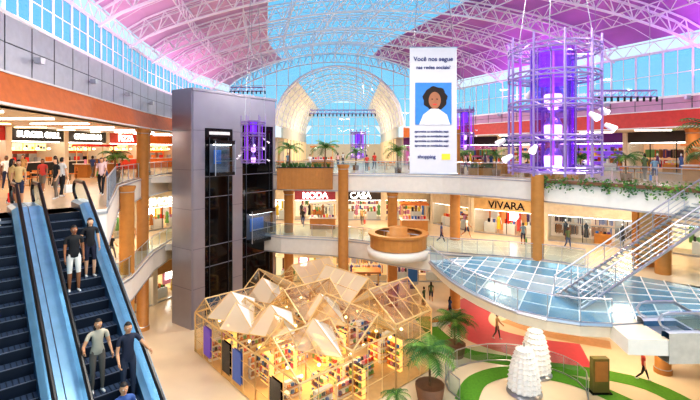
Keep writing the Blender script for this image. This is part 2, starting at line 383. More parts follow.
# ---------------------------------------------------------------- shops
shop_floor = mat('shop_floor', (215, 195, 165), .3)
menu = mat('menu_board', (250, 225, 150), .5, em=1.2); BAYN = [0]
def bay(p0, p1, z0, h, fasc, back, label=None, em=.7, dens=.75, center=(1, 22), goods=None, tcol=None, style=None, fill=0):
    BAYN[0] += 1
    if style is None: style = (0, 1, 2, 0, 2, 1, 0)[BAYN[0] % 7]
    p0 = Vector((p0[0], p0[1], 0)); p1 = Vector((p1[0], p1[1], 0)); c = Vector((center[0], center[1], 0))
    u = (p1-p0); W = u.length; u.normalize(); n = Vector((-u.y, u.x, 0))
    if n.dot((p0+p1)/2-c) < 0: n = -n
    rot = math.atan2(u.y, u.x); b = MB(); Z = Vector((0, 0, 1))
    def P(a, d, z): return p0+u*a+n*d+Z*(z0+z)
    bm_ = mat('glow_backwall_%d_%d_%d_%.2f' % (*back, em), back, .6, em=em); fm = mat('fascia_%d_%d_%d' % fasc, fasc, .4)  # back wall glows by itself in place of a lit shop interior
    D = 2.4; G_ = goods or PCOL
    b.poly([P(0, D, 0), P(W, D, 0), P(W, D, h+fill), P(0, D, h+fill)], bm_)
    for a in (0, W): b.poly([P(a, 0, 0), P(a, D, 0), P(a, D, h+fill), P(a, 0, h+fill)], cream)
    b.poly([P(0, 0, .02), P(W, 0, .02), P(W, D, .02), P(0, D, .02)], shop_floor)
    if fill: b.box(P(W/2, .1, h+fill/2), (W, .2, fill), cream, rot)
    b.box(P(W/2, 0, h-.5), (W, .3, 1.0), fm, rot)
    b.box(P(W/2, .3, h-1.05), (W-.5, .15, .08), coolw, rot)
    for k in range(max(2, int(W/1.2))): b.box(P(.6+k*1.2, 1.3, h-.06), (.25, .25, .05), coolw, rot)
    for a in (.12, W-.12): b.box(P(a, -.05, h/2), (.26, .36, h), cream, rot)
    hh = h-1.0
    if style != 3:
        b.box(P(W/2, -.02, .06), (W, .14, .12), steel, rot)
        ns = max(2, int(W/2.2))
        for k in range(1, ns): b.box(P(W*k/ns, 0, hh/2), (.05, .06, hh), dark, rot)
        dw = 1.6
        b.poly([P(.3, 0, .15), P(W/2-dw/2, 0, .15), P(W/2-dw/2, 0, hh), P(.3, 0, hh)], glass)
        b.poly([P(W/2+dw/2, 0, .15), P(W-.3, 0, .15), P(W-.3, 0, hh), P(W/2+dw/2, 0, hh)], glass)
    def manne(a, d):
        cpt = P(a, d, 0); b.tube(cpt, cpt+Z*.85, .03, steel); b.lathe(cpt, [(.2, .45), (.15, .9), (.12, 1.1), (.19, 1.4), (.06, 1.52), (.05, 1.6)], random.choice(G_), 8)
        b.ell(cpt+Z*1.68, (.08, .09, .11), white, 8, 6)
        for s in (-1, 1): b.tube(cpt+u*.17*s+Z*1.42, cpt+u*.26*s+Z*.85, .045, white, 5, .03)
    if style == 0:
        for lv in range(4):
            z = .35+lv*.55; b.box(P(W/2, D-.25, z), (W-.8, .4, .04), white, rot); a = .5
            while a < W-.5:
                ww = random.uniform(.12, .4); hh2 = random.uniform(.15, .42)
                if random.random() < dens: b.box(P(a+ww/2, D-.3, z+.02+hh2/2), (ww*.85, .25, hh2), random.choice(G_), rot)
                a += ww
        for s in (.25, .75):
            b.box(P(W*s, .9, .4), (1.1, .6, .8), white, rot)
            for q in range(3): hq = random.uniform(.2, .6); b.box(P(W*s-.35+.35*q, .9, .8+hq/2), (.22, .25, hq), random.choice(G_), rot)
            manne(W*s+.8, .8)
    elif style == 1:
        for z_ in (.75, 1.75):
            b.tube(P(.5, D-.4, z_+.42), P(W-.5, D-.4, z_+.42), .025, steel); a = .6; m = random.choice(G_)
            while a < W-.6:
                if random.random() < .12: m = random.choice(G_); a += .2
                b.box(P(a, D-.4, z_), (.05, .4, random.uniform(.6, .85)), m if random.random() < .8 else random.choice(G_), rot); a += .09
        for s in (.18, .36, .66, .84): manne(W*s, .7)
        b.box(P(W/2, 1.2, .4), (1.2, .7, .8), wood, rot)
        for q in range(4): b.box(P(W/2-.4+.27*q, 1.2, .86), (.22, .4, .12), random.choice(G_), rot)
    elif style == 2:
        for s in (.22, .5, .78):
            b.box(P(W*s, D-.1, 1.4), (W*.2, .06, 1.7), random.choice(PCOL), rot); b.box(P(W*s, D-.15, 1.5), (W*.12, .04, 1.0), coolw if s == .5 else white, rot)
            b.box(P(W*s, 1.0, .45), (1.0, .6, .9), white, rot)
            for q in range(4): hq = random.uniform(.1, .4); b.box(P(W*s-.36+.24*q, 1.0, .9+hq/2), (.14, .2, hq), random.choice(G_), rot)
        manne(W*.36, .6); manne(W*.64, .6)
    else:
        b.box(P(W/2, .6, .55), (W-.5, .6, 1.1), fm, rot); b.box(P(W/2, .6, 1.13), (W-.4, .7, .07), white, rot)
        nb = max(2, int(W/1.3))
        for k in range(nb):
            a = .5+(W-1)*(k+.5)/nb; b.box(P(a, 1.2, 2.35), ((W-1)/nb*.88, .06, .6), menu, rot)
            for q in range(3): b.box(P(a-.3+.3*q, 1.15, 2.35+random.uniform(-.1, .1)), (.2, .03, .2), random.choice(PCOL), rot)
            b.box(P(a, .5, 1.35), (.35, .3, .35), random.choice([dark, steel, PCOL[0], PCOL[5]]), rot)
            b.box(P(a, D-.3, .9), (.8, .5, 1.8), steel, rot); b.ell(P(a, .5, 2.2), (.14, .14, .1), warm, 8, 6)
    o = b.obj('shop_front')
    if label:
        r2 = rot
        if Vector((math.sin(rot), -math.cos(rot), 0)).dot(n) > 0: r2 = rot+math.pi
        text(label, tuple(P(W/2, -.2, h-.52)), .9 if len(label) < 8 else .66, r2, tcol or coolw, o, 'sign')
    return o
def bays(line, n, z0, h, specs, **k):
    P = resample(line, n)
    for i in range(n):
        s = specs[i % len(specs)]
        bay(P[i], P[i+1], z0, h, s[0], s[1], s[2] if len(s) > 2 else None, **k)
WARM = (250, 210, 150)
DK = [PCOL[4], PCOL[2], PCOL[3], PCOL[9], PCOL[8], PCOL[4]]
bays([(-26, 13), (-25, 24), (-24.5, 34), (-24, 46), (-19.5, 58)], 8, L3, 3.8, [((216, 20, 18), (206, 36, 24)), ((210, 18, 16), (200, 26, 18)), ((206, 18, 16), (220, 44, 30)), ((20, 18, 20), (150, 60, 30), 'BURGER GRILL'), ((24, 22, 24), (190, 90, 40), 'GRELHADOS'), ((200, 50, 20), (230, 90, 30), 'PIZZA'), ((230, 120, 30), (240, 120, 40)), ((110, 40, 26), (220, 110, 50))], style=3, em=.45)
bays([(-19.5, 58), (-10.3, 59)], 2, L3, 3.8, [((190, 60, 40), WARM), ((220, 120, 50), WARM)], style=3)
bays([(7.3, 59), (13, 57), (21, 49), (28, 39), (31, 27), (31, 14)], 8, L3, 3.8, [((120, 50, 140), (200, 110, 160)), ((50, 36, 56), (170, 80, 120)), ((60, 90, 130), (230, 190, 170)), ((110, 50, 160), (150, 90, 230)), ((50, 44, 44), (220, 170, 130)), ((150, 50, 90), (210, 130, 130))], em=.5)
H2 = dict(fill=.65)
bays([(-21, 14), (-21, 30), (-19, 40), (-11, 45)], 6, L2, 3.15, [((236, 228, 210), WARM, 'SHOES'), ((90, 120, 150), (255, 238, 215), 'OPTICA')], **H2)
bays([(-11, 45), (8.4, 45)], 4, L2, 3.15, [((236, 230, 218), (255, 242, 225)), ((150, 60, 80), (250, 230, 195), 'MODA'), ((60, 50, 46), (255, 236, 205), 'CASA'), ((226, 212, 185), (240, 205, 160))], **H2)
P_ = [(8.4, 43), (11.2, 38.6), (16.2, 34.9), (23.2, 30.6), (29, 25), (31, 14)]
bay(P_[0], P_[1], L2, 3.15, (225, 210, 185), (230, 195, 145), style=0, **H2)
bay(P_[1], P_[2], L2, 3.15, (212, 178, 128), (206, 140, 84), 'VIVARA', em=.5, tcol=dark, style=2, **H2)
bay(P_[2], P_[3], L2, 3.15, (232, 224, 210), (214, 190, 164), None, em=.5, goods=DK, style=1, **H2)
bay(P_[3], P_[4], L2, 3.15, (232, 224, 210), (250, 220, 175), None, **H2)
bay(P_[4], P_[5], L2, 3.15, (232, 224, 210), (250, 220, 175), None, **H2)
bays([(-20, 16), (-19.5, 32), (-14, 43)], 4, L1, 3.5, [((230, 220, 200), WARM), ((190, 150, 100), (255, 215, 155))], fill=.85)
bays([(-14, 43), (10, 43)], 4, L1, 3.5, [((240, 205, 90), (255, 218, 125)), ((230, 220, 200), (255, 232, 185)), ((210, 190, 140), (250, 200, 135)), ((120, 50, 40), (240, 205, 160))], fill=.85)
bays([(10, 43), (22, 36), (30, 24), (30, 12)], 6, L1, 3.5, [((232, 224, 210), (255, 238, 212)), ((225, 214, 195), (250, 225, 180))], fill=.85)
outer = [(-33, 0), (-33, 54), (-26, 67), (-10.3, 67)]; outer2 = [(7.3, 67), (18, 67), (34, 54), (39, 34), (39, 0)]
for nm, pl in (('wall_back_left', outer), ('wall_back_right', outer2)):
    b = MB()
    for a, c in zip(pl, pl[1:]): b.poly([(a[0], a[1], 0), (c[0], c[1], 0), (c[0], c[1], 15.3), (a[0], a[1], 15.3)], cream)
    b.obj(nm)

# columns
def column(x, y, z0, z1, r=.42):
    b = MB(); b.lathe((x, y, 0), [(r*1.15, z0), (r*1.15, z0+.25), (r, z0+.3), (r, z1-.3), (r*1.2, z1-.1), (r*1.2, z1)], wood, 20)
    for z in (z0+.3, z1-.35): b.ring((x, y, z), r+.01, .03, steel, 16)
    b.obj('column')
for x, y, z0, z1 in [(-.55, 34.4, 0, 12.3), (8.8, 35.2, 0, 15.2), (12.9, 28.9, 0, 12.2), (-15.6, 31.6, 0, 15.1), (-13.6, 25.6, 0, 11.3), (-11.4, 40.2, 0, 12), (-17.2, 35.2, L3, 15.1), (-5.6, 38.4, 0, 9.8), (19, 25.5, 0, 9.8), (3.7, 36.6, 0, 9.8), (19.5, 41, L3, 15.1), (25.3, 31, L3, 15.1)]:
    column(x, y, z0, z1)
b = MB(); b.box((19.2, 27.1, 7.9), (1.7, .5, 3.8), wood); b.box((19.2, 26.8, 7.9), (1.4, .1, 3.2), gold); b.obj('wooden_pillar')

# ---------------------------------------------------------------- elevator tower
A = Vector((-11.8, 31.5, 0)); Bp = Vector((-6.9, 38.6, 0)); u = (Bp-A); LEN = u.length; u.normalize(); n = Vector((-u.y, u.x, 0)); rot = math.atan2(u.y, u.x)
b = MB(); Z = Vector((0, 0, 1))
def EP(s, d, z): return A+u*(s*LEN)+n*d+Z*z
def epan(s0, s1, z0, z1, m, d=-.0, th=.12):
    b.box(EP((s0+s1)/2, d, (z0+z1)/2), ((s1-s0)*LEN, th, z1-z0), m, rot)
TOP = 18.0
b.box(EP(.5, 1.3, TOP/2), (LEN-.1, 2.3, TOP-.1), mat('shaft_dark', (40, 42, 50), .3, .3), rot)
epan(0, .12, 0, TOP, tower_m); epan(.43, .55, 0, TOP, tower_m); epan(.965, 1, 0, TOP, tower_m); epan(.12, .43, 15.2, TOP, tower_m); epan(.55, .965, 15.6, TOP, tower_m); epan(.12, .43, 0, .7, tower_m); epan(.55, .965, 0, .7, tower_m)
b.box(EP(-.005, 1.25, TOP/2), (.12, 2.5, TOP), tower_m, rot)
for k in range(1, 6):
    b.box(EP(-.013, 1.25, 3*k), (.02, 2.5, .03), joint, rot)
    for s0, s1 in ((0, .12), (.43, .55)): epan(s0, s1, 3*k-.015, 3*k+.015, joint, -.07, .02)
dglass = mat('shaft_black_glass', (10, 12, 18), .05, .2)
epan(.12, .43, .7, 15.2, dglass, .02, .04); epan(.55, .965, .7, 15.6, dglass, .02, .04)
for s in (.17, .38, .6, .91): b.tube(EP(s, -.05, .7), EP(s, -.05, 15), .04, mat('rail_dark', (70, 72, 80), .3, .6))
for z in [4.4, 6, 9.8, 11.4]:
    epan(.12, .43, z, z+.06, joint, -.02, .08); epan(.55, .965, z, z+.06, joint, -.02, .08)
cab = mat('cabin_inner', (90, 100, 120), .2, .3)
for s0, s1, z in ((.17, .39, 11.5), (.6, .92, 5.6)):
    epan(s0, s1, z, z+.25, dark, -.4, .8); epan(s0, s1, z+2.45, z+2.75, dark, -.4, .8)
    epan(s0, s1, z+.25, z+2.45, glass, -.78, .02); epan(s0, s1, z+.25, z+2.45, cab, -.08, .03); epan(s0+.02, s1-.02, z+2.38, z+2.45, coolw, -.4, .3)
    epan(s0, s1, z+1.1, z+1.16, steel, -.75, .04); epan(s0+.04, s1-.1, z+.9, z+2.0, PCOL[2], -.12, .03)
    for s in (s0, s1): b.tube(EP(s, -.78, z), EP(s, -.78, z+2.7), .04, steel)
epan(.13, .42, 14.5, 15.1, dark, -.08, .05); epan(.16, .39, 14.7, 14.95, white, -.12, .03)
b.box(EP(.5, 1.2, TOP+.08), (LEN+.2, 2.7, .2), tower_m, rot)
b.obj('elevator_tower')
b = MB()
for z in (L2, L3): b.prism([(-13, 34), (-10.5, 40.5), (-12, 42), (-17, 38), (-16, 33)], z-.5, z+.01, fl_up, slabw)
b.obj('floor_elevator_lobby')

# ---------------------------------------------------------------- escalators
esc_step = mat('step_blue_grey', (70, 86, 112), .4, .3); esc_rise = mat('step_riser', (26, 34, 50), .4, .3); esc_deck = mat('escalator_deck', (130, 176, 210), .3, .5)
esc_skirt = mat('escalator_skirt', (70, 112, 148), .3, .5)
def escalator(name, T, d, H, w=1.0, side=silver, hrm=black, deck=None):
    T = Vector(T); d = Vector((d[0], d[1], 0)).normalized(); l = Vector((-d.y, d.x, 0)); rot = math.atan2(d.y, d.x); deck = deck or esc_deck
    b = MB(); Z = Vector((0, 0, 1)); run = H/.577; ns = int(run/.4)
    def P(s, a, z): return T+d*s+l*a+Z*z
    for k in range(ns):
        z = -.231*(k+1)
        b.box(P(.4*k+.2, 0, z-.03), (.4, w, .06), esc_step, rot)
        b.box(P(.4*k+.02, 0, z+.1155-.0), (.04, w, .231), esc_rise, rot)
        b.box(P(.4*k+.385, 0, z+.004), (.025, w, .01), steel, rot)
        for q in range(-4, 5): b.box(P(.4*k+.2, q*w/9.5, z+.003), (.38, .02, .008), esc_rise, rot)
    b.box(P(-.7, 0, -.03), (1.4, w, .06), steel, rot); b.box(P(run+.7, 0, -H-.03), (1.4, w, .06), steel, rot)
    for s in (-1, 1):
        i0, i1, o1 = s*w/2, s*(w/2+.12), s*(w/2+.4)
        prof = [(-1.4, 0), (0, 0), (run, -H), (run+1.4, -H)]
        for (a, za), (c, zc) in zip(prof, prof[1:]):
            b.poly([P(a, i0, za-.25), P(c, i0, zc-.25), P(c, i0, zc+.22), P(a, i0, za+.22)], esc_skirt)
            b.poly([P(a, i0, za+.22), P(c, i0, zc+.22), P(c, i1, zc+.3), P(a, i1, za+.3)], deck)
            b.poly([P(a, i1, za+.3), P(c, i1, zc+.3), P(c, o1, zc+.3), P(a, o1, za+.3)], deck)
            b.poly([P(a, o1, za+.3), P(c, o1, zc+.3), P(c, o1, zc-.9), P(a, o1, za-.9)], side)
            b.poly([P(a, i1, za+.3), P(c, i1, zc+.3), P(c, i1, zc+.95), P(a, i1, za+.95)], rglass)
            b.tube(P(a, i1, za+.93), P(c, i1, zc+.93), .025, steel, 5)
        hr = [P(-1.2, i1, .35), P(-1.5, i1, .5), P(-1.6, i1, .72), P(-1.45, i1, .93), P(-1.2, i1, 1), P(0, i1, 1), P(run, i1, -H+1), P(run+1.2, i1, -H+1), P(run+1.45, i1, -H+.93), P(run+1.6, i1, -H+.72), P(run+1.4, i1, -H+.4)]
        b.path(hr, .05, hrm, 8)
    prof = [(-1.4, 0), (0, 0), (run, -H), (run+1.4, -H)]; o1 = w/2+.4
    for (a, za), (c, zc) in zip(prof, prof[1:]): b.poly([P(a, -o1, za-.9), P(c, -o1, zc-.9), P(c, o1, zc-.9), P(a, o1, za-.9)], side)
    b.obj(name)
UE = Vector((.69, -.724, 0)).normalized(); LE = Vector((UE.y, -UE.x, 0))
T1 = Vector((-9.6, 14.0, L3)); T2 = T1+LE*1.82
if T2.x > T1.x: T2 = T1-LE*1.82
escalator('escalator', T1, UE, L3-L2); escalator('escalator', T2, UE, L3-L2)
escalator('escalator', (13.9, 17.4, L2), (1, .02), L2, side=mat('escalator_side', (196, 190, 180), .4, .1), hrm=steel, deck=silver)

# ---------------------------------------------------------------- glass-floored bridge (right)
gf = mat('glass_floor', (112, 172, 206), .1, .35, var=.2, scale=.8); gf2 = mat('glass_floor_pale', (166, 198, 216), .1, .3, var=.15, scale=.8)
near = [(5.3, 28), (5.9, 23.4), (7.7, 19.4), (10.9, 17.9), (15.9, 18.9), (24, 18.9)]; far = [(5.5, 28.4), (9, 29.6), (13, 28.2), (17, 25), (20, 22.5), (25, 21)]
nr = resample(catmull([Vector(p).to_3d() for p in near]), 20); fr = resample(catmull([Vector(p).to_3d() for p in far]), 20)
b = MB(); K = 6
for i in range(20):
    for k in range(K):
        def q(ii, kk, z=L2): p = nr[ii].lerp(fr[ii], kk/K); return Vector((p.x, p.y, z))
        b.poly([q(i, k), q(i+1, k), q(i+1, k+1), q(i, k+1)], gf if random.random() < .7 else gf2)
        b.tube(q(i, k, L2+.01), q(i, k+1, L2+.01), .04, white, 4); b.tube(q(i, k, L2+.01), q(i+1, k, L2+.01), .035, white, 4)
    a, c = nr[i], nr[i+1]
    b.poly([(a.x, a.y, L2+.05), (c.x, c.y, L2+.05), (c.x+.15, c.y+.2, L2-.6), (a.x+.15, a.y+.2, L2-.6)], cream)
    b.tube((a.x, a.y, L2), (c.x, c.y, L2), .09, steel, 5)
    e, g = fr[i], fr[i+1]
    b.poly([(a.x+.15, a.y+.2, L2-.6), (c.x+.15, c.y+.2, L2-.6), (g.x, g.y, L2-.6), (e.x, e.y, L2-.6)], cream)
b.prism([(11.0, 16.6), (12.6, 16.5), (12.6, 18.6), (11.2, 18.1)], L2-.6, L2+.02, fl_cream, slabw)
b.obj('glass_floor_bridge')
rail('glass_railing', [(p.x+.08, p.y+.1) for p in nr[:11]], L2, topm=steel)
rail('glass_railing', [(p.x+.08, p.y+.1) for p in nr[15:]], L2)
b = MB(); d = Vector((.97, .12, 0)).normalized(); l = Vector((-d.y, d.x, 0)); T = Vector((10.6, 20.6, L2)); rs = math.atan2(d.y, d.x)
ns = 30; rise = (L3-L2)/ns; tr = .31
tread = glassmat('tread_glass', (205, 222, 232), .35, .15)
for k in range(ns):
    b.box(T+d*(tr*k+.15)+Z*(rise*(k+1)-.03), (tr*.95, 1.8, .05), tread, rs)
for s in (-.95, .95):
    a = T+l*s; c = T+l*s+d*(tr*ns)+Z*(L3-L2)
    b.tube(a, c, .07, steel, 4)
    for hgt, r in ((1.05, .045), (.78, .016), (.5, .016), (.25, .016)): b.tube(a+Z*hgt, c+Z*hgt, r, steel, 6)
    for k in range(0, 11): p = a.lerp(c, k/10); b.tube(p, p+Z*1.05, .022, steel)
b.obj('staircase')

# ---------------------------------------------------------------- hanging banner
b = MB(); bx, by = 4.95, 25
bw = mat('banner_white', (190, 190, 200), .5, var=.02); bb = mat('banner_blue', (46, 120, 196), .5)
b.box((bx, by, 15.85), (2.8, .06, 7.5), bw); b.tube((bx-1.45, by, 19.6), (bx+1.45, by, 19.6), .05, steel); b.tube((bx-1.45, by, 12.1), (bx+1.45, by, 12.1), .05, steel)
for s in (-1.2, 1.2): b.tube((bx+s, by, 19.6), (bx+s*.6, by, 24.9), .02, steel)
yf = by-.05
b.box((bx, yf, 16.25), (2.15, .03, 2.5), bb)
hair = mat('portrait_hair', (30, 20, 18), .8); skp = mat('portrait_skin', (150, 96, 66), .5); shp = mat('portrait_shirt', (205, 205, 214), .6)
def disc(b, cx, z, rx, rz, m, y, lob=0):
    b.poly([(cx+rx*math.cos(t)*(1+lob*math.sin(9*t)), y, z+rz*math.sin(t)*(1+lob*math.cos(7*t))) for t in [2*math.pi*k/36 for k in range(36)]], m)
disc(b, bx+.1, 16.55, .72, .72, hair, yf-.02, .06); disc(b, bx+.08, 16.45, .36, .5, skp, yf-.025)
b.poly([(bx-.85, yf-.024, 15.0), (bx+1.0, yf-.024, 15.0), (bx+.8, yf-.024, 15.6), (bx+.3, yf-.024, 15.95), (bx-.15, yf-.024, 15.95), (bx-.6, yf-.024, 15.6)], shp)
disc(b, bx-.07, 16.52, .06, .03, hair, yf-.03); disc(b, bx+.22, 16.52, .06, .03, hair, yf-.03); disc(b, bx+.08, 16.2, .13, .045, PCOL[0], yf-.03)
b.box((bx+.75, yf, 13.1), (.5, .03, .35), PCOL[1])
bo = b.obj('hanging_banner')
navy = mat('navy_ink', (30, 40, 110), .5)
text('Você nos segue', (bx, yf, 18.9), .37, 0, navy, bo); text('nas redes sociais?', (bx, yf, 18.4), .29, 0, navy, bo)
for k in range(4): text('aproveite as novidades aqui', (bx-.1, yf, 14.6-.28*k), .18, 0, navy, bo)
text('shopping', (bx-.4, yf, 13.1), .3, 0, navy, bo)

# ---------------------------------------------------------------- light cages
cage = mat('cage_steel', (160, 140, 196), .3, .6); lampw = mat('lamp_glow', (250, 225, 255), .4, em=2.6); pglass = glassmat('purple_glass', (212, 180, 246), .12, .1, (210, 170, 255))
def light_cage(x, y, z0, z1, R, rings, nrod=20, tr=.045, lanterns=3):
    b = MB(); c = Vector((x, y, 0)); h = z1-z0
    for r in rings:
        for dz in (0, .2): b.ring((x, y, r+dz), R, tr, cage, 28)
        for k in range(14): a = 2*math.pi*k/14; e = Vector((math.cos(a), math.sin(a), 0))*R; a2 = 2*math.pi*(k+.5)/14; e2 = Vector((math.cos(a2), math.sin(a2), 0))*R; b.tube(c+e+Z*r, c+e2+Z*(r+.2), tr*.5, cage, 4); b.tube(c+e2+Z*(r+.2), c+Vector((math.cos(a+.449), math.sin(a+.449), 0))*R+Z*r, tr*.5, cage, 4)
        b.ring((x, y, r), R*.5, tr*.7, cage, 18)
        for k in range(6):
            a = 2*math.pi*k/6; e = Vector((math.cos(a), math.sin(a), 0)); b.tube(c+e*R*.1+Z*r, c+e*R+Z*r, tr*.7, cage)
    for k in range(nrod):
        a = 2*math.pi*(k+.3)/nrod; e = Vector((math.cos(a), math.sin(a), 0))
        if k % 2 == 0: b.tube(c+e*R+Z*z0, c+e*R+Z*(z1+.35), tr*1.2, cage)
        else: b.tube(c+e*R*.5+Z*z0, c+e*R*.5+Z*z1, tr*.8, cage)
    b.lathe(c, [(R*.5, z0+.1), (R*.5, z1)], pglass, 20)
    for k in range(3):
        a = 2*math.pi*k/3; e = Vector((math.cos(a), math.sin(a), 0)); b.tube(c+e*R+Z*z1, c+e*R*.3+Z*24.9, .02, steel)
    lh = h*.14
    for q in range(lanterns):
        zc = z0+h*(.03+.24*q); r = R*.19
        b.lathe(c, [(r*.5, zc), (r, zc+lh*.2), (r*1.05, zc+lh*.8), (r*.6, zc+lh)], lampw, 14); b.lathe(c, [(.01, zc+lh*1.3), (r*.7, zc+lh*1.25), (r*1.1, zc+lh*.85)], cage, 14)
        b.tube(c+Z*(zc+lh), c+Z*(zc+h*.24), .02, cage)
    b.lathe(c, [(R*.3, z0+h*.7), (R*.3, z1-.1)], purple_em, 14)
    for k in range(5):
        a = 2*math.pi*k/5+.5; e = Vector((math.cos(a), math.sin(a), 0)); b.tube(c+e*R*.75+Z*(z0+h*.08), c+e*R*.75+Z*(z0+h*.92), tr*.9, purple_em, 6)
    for k, f in enumerate((.1, .28, .45, .6, .15, .38, .7, .22, .52)):
        a = k*2.3+.4; e = Vector((math.cos(a), math.sin(a), 0)); p = c+e*(R+.12)+Z*(z0+h*f); s = R/1.8
        b.tube(p-e*.1, p, .03, cage); b.tube(p, p+e*.34*s-Z*.2*s, .09*s, white, 10, .15*s); b.tube(p+e*.34*s-Z*.2*s, p+e*.36*s-Z*.215*s, .13*s, lampw, 10)
    b.obj('light_cage_chandelier')
light_cage(8.7, 18, 12.45, 17.9, 1.8, [12.6, 13.9, 15.3, 16.5, 17.6])
light_cage(-6.9, 30, 12.5, 15.6, .85, [12.6, 13.5, 14.5, 15.3], nrod=12, tr=.03, lanterns=2)
light_cage(1.0, 50, 12.4, 15.6, .9, [12.6, 14, 15.4], nrod=8, tr=.05, lanterns=2)
light_cage(11.5, 42, 13.4, 17.5, .9, [13.5, 15, 17.3], nrod=8, tr=.05, lanterns=2)
def light_bar(x0, x1, y, z):
    b = MB()
    for dz in (0, .4):
        for dy in (0, .4): b.tube((x0, y+dy, z+dz), (x1, y+dy, z+dz), .035, cage)
    n_ = int((x1-x0)/.4)
    for k in range(n_+1):
        x = x0+(x1-x0)*k/n_; b.tube((x, y, z), (x, y, z+.4), .02, cage); b.tube((x, y, z), (x, y, z-.3), .07, dark, 6)
        if k < n_: b.tube((x, y, z), (x+.4, y, z+.4), .02, cage)
    for x in (x0+.3, x1-.3): b.tube((x, y+.2, z+.4), (x, y+.2, 22.5), .015, steel)
    b.obj('lighting_truss_bar')
light_bar(-4.3, 2.7, 45, 17.4); light_bar(15, 19, 26, 16.8); light_bar(-12, -8.5, 42, 19.4)

# ---------------------------------------------------------------- palms & planters
def palm(name, x, y, z, h, sp, nf=14, potr=.35, poth=.5, trn=True):
    b = MB(); c = Vector((x, y, z))
    if poth: b.lathe(c, [(potr*.8, 0), (potr, poth), (potr*.9, poth), (potr*.85, poth-.08), (0.01, poth-.08)], pot, 14)
    top = c+Z*(h*.6)+Vector((random.uniform(-.1, .1), 0, 0))
    for q in range(5):
        a0 = c.lerp(top, q/5); a1 = c.lerp(top, (q+1)/5); b.tube(a0, a1, .09-.008*q, trunk, 7, .075-.008*q)
    for k in range(nf):
        a = 2*math.pi*k/nf+random.uniform(-.2, .2); e = Vector((math.cos(a), math.sin(a), 0)); el = random.uniform(.25, 1.35); L = sp*random.uniform(.85, 1.15)
        pts = []; p = top.copy(); ang = el
        for q in range(8): pts.append(p.copy()); p = p+(e*math.cos(ang)+Z*math.sin(ang))*(L/7); ang -= .25
        m = leaf if k % 3 else leaf2; side = e.cross(Z)
        for q in range(7):
            b.tube(pts[q], pts[q+1], .014, m, 3); wl = L*.3*math.sin(math.pi*(q+1.3)/9)
            for s in (-1, 1):
                for hh in (0, .5):
                    r0 = pts[q].lerp(pts[q+1], hh); tip = r0+side*s*wl+(pts[q+1]-pts[q])*.9-Z*wl*.35
                    b.poly([r0, r0+(pts[q+1]-pts[q])*.38, tip], m)
    return b.obj(name)
def planter(x0, x1, y, z0, z1, dpt=.9):
    b = MB(); b.box(((x0+x1)/2, y, (z0+z1)/2), (x1-x0, dpt, z1-z0), wood)
    for k in range(int((x1-x0)/.3)): b.box((x0+.15+.3*k, y-dpt/2-.02, (z0+z1)/2), (.24, .05, z1-z0-.1), wood)
    b.box(((x0+x1)/2, y, z1+.03), (x1-x0+.1, dpt+.1, .06), dark)
    for k in range(int((x1-x0)*8)):
        p = Vector((random.uniform(x0+.2, x1-.2), y+random.uniform(-.3, .3), z1))
        for q in range(5):
            a = random.uniform(0, 6.28); e = Vector((math.cos(a)*.25, math.sin(a)*.25, .5)); b.poly([p, p+Vector((.08, 0, .02)), p+e], leaf)
    b.obj('wooden_planter')
planter(-6.3, -1.5, 36.6, 10.1, 11.95); palm('potted_palm', -5.3, 36.6, 11.9, 2.8, 1.4, poth=0); palm('potted_palm', -2.2, 36.6, 11.9, 2.9, 1.5, poth=0)
for x, y, h, s in [(4.4, 38.5, 3.2, 1.5), (20.6, 23.6, 4.6, 2.2), (18.4, 28, 2.6, 1.2), (-15.9, 28.3, 2.8, 1.1), (-17.3, 31, 2.4, 1.0), (14, 33, 2.4, 1.1), (9.9, 37.6, 2.6, 1.2), (17, 31, 2.4, 1.1), (22.6, 21, 3.6, 1.6), (-9, 42, 2.6, 1.2), (0.6, 44, 3, 1.4), (22.5, 26.5, 3, 1.4), (12, 34.4, 2.6, 1.2)]:
    palm('potted_palm', x, y, L3, h, s)
palm('potted_palm', 6.9, 27.6, 0, 3.6, 1.5, 30, .7, .8); palm('potted_palm', 4.3, 22.6, 0, 4.2, 1.6, 36, .8, .9); palm('potted_palm', 2.4, 21.2, 0, 1.9, .8, 14)
for x0, x1, y in ((10, 12, 35.2), (14.6, 16.6, 30.8)): planter(x0, x1, y, L3, L3+.6, .6)

# ---------------------------------------------------------------- middle-level round counter
b = MB(); b.lathe((3.7, 32.2, 0), [(1.9, 6.05), (2.15, 6.1), (2.15, 7.0), (2.3, 7.05), (2.3, 7.2), (1.8, 7.2)], wood, 26, False)
b.lathe((3.7, 32.2, 0), [(0.01, 5.4), (2.3, 5.4), (2.4, 6.02), (.01, 6.02)], slabw, 26)
b.lathe((3.7, 32.2, 0), [(.9, 6), (.9, 7.1), (.7, 7.1), (.7, 7.6), (.01, 7.6)], wood, 16)
b.obj('round_counter')

# ---------------------------------------------------------------- tent pavilion
b = MB(); F0 = Vector((-2.3, 19.2, 0)); e1 = (Vector((5.0, 25.8, 0))-F0)/3; e2 = (Vector((-10.4, 28.2, 0))-F0)/3
cloth = sheermat('pavilion_cloth', (240, 228, 206), .72); cloth2 = sheermat('pavilion_cloth_pink', (226, 202, 176), .72); tglass = glassmat('pavilion_glass', (246, 240, 226), .1)
shelfm = mat('pavilion_glow_shelf', (255, 206, 124), .5, em=.9)  # pavilion's interior glow put in as shelf emission
pfl = mat('pavilion_floor', (210, 176, 126), .3, var=.1); post = mat('poster_purple', (90, 60, 160), .4, em=.4); post2 = mat('poster_blue', (60, 90, 160), .4, em=.3)
def G(i, j, z): return F0+e1*i+e2*j+Z*z
b.poly([G(0, 0, .06), G(3, 0, .06), G(3, 3, .06), G(0, 3, .06)], pfl)
ra1 = math.atan2(e1.y, e1.x)
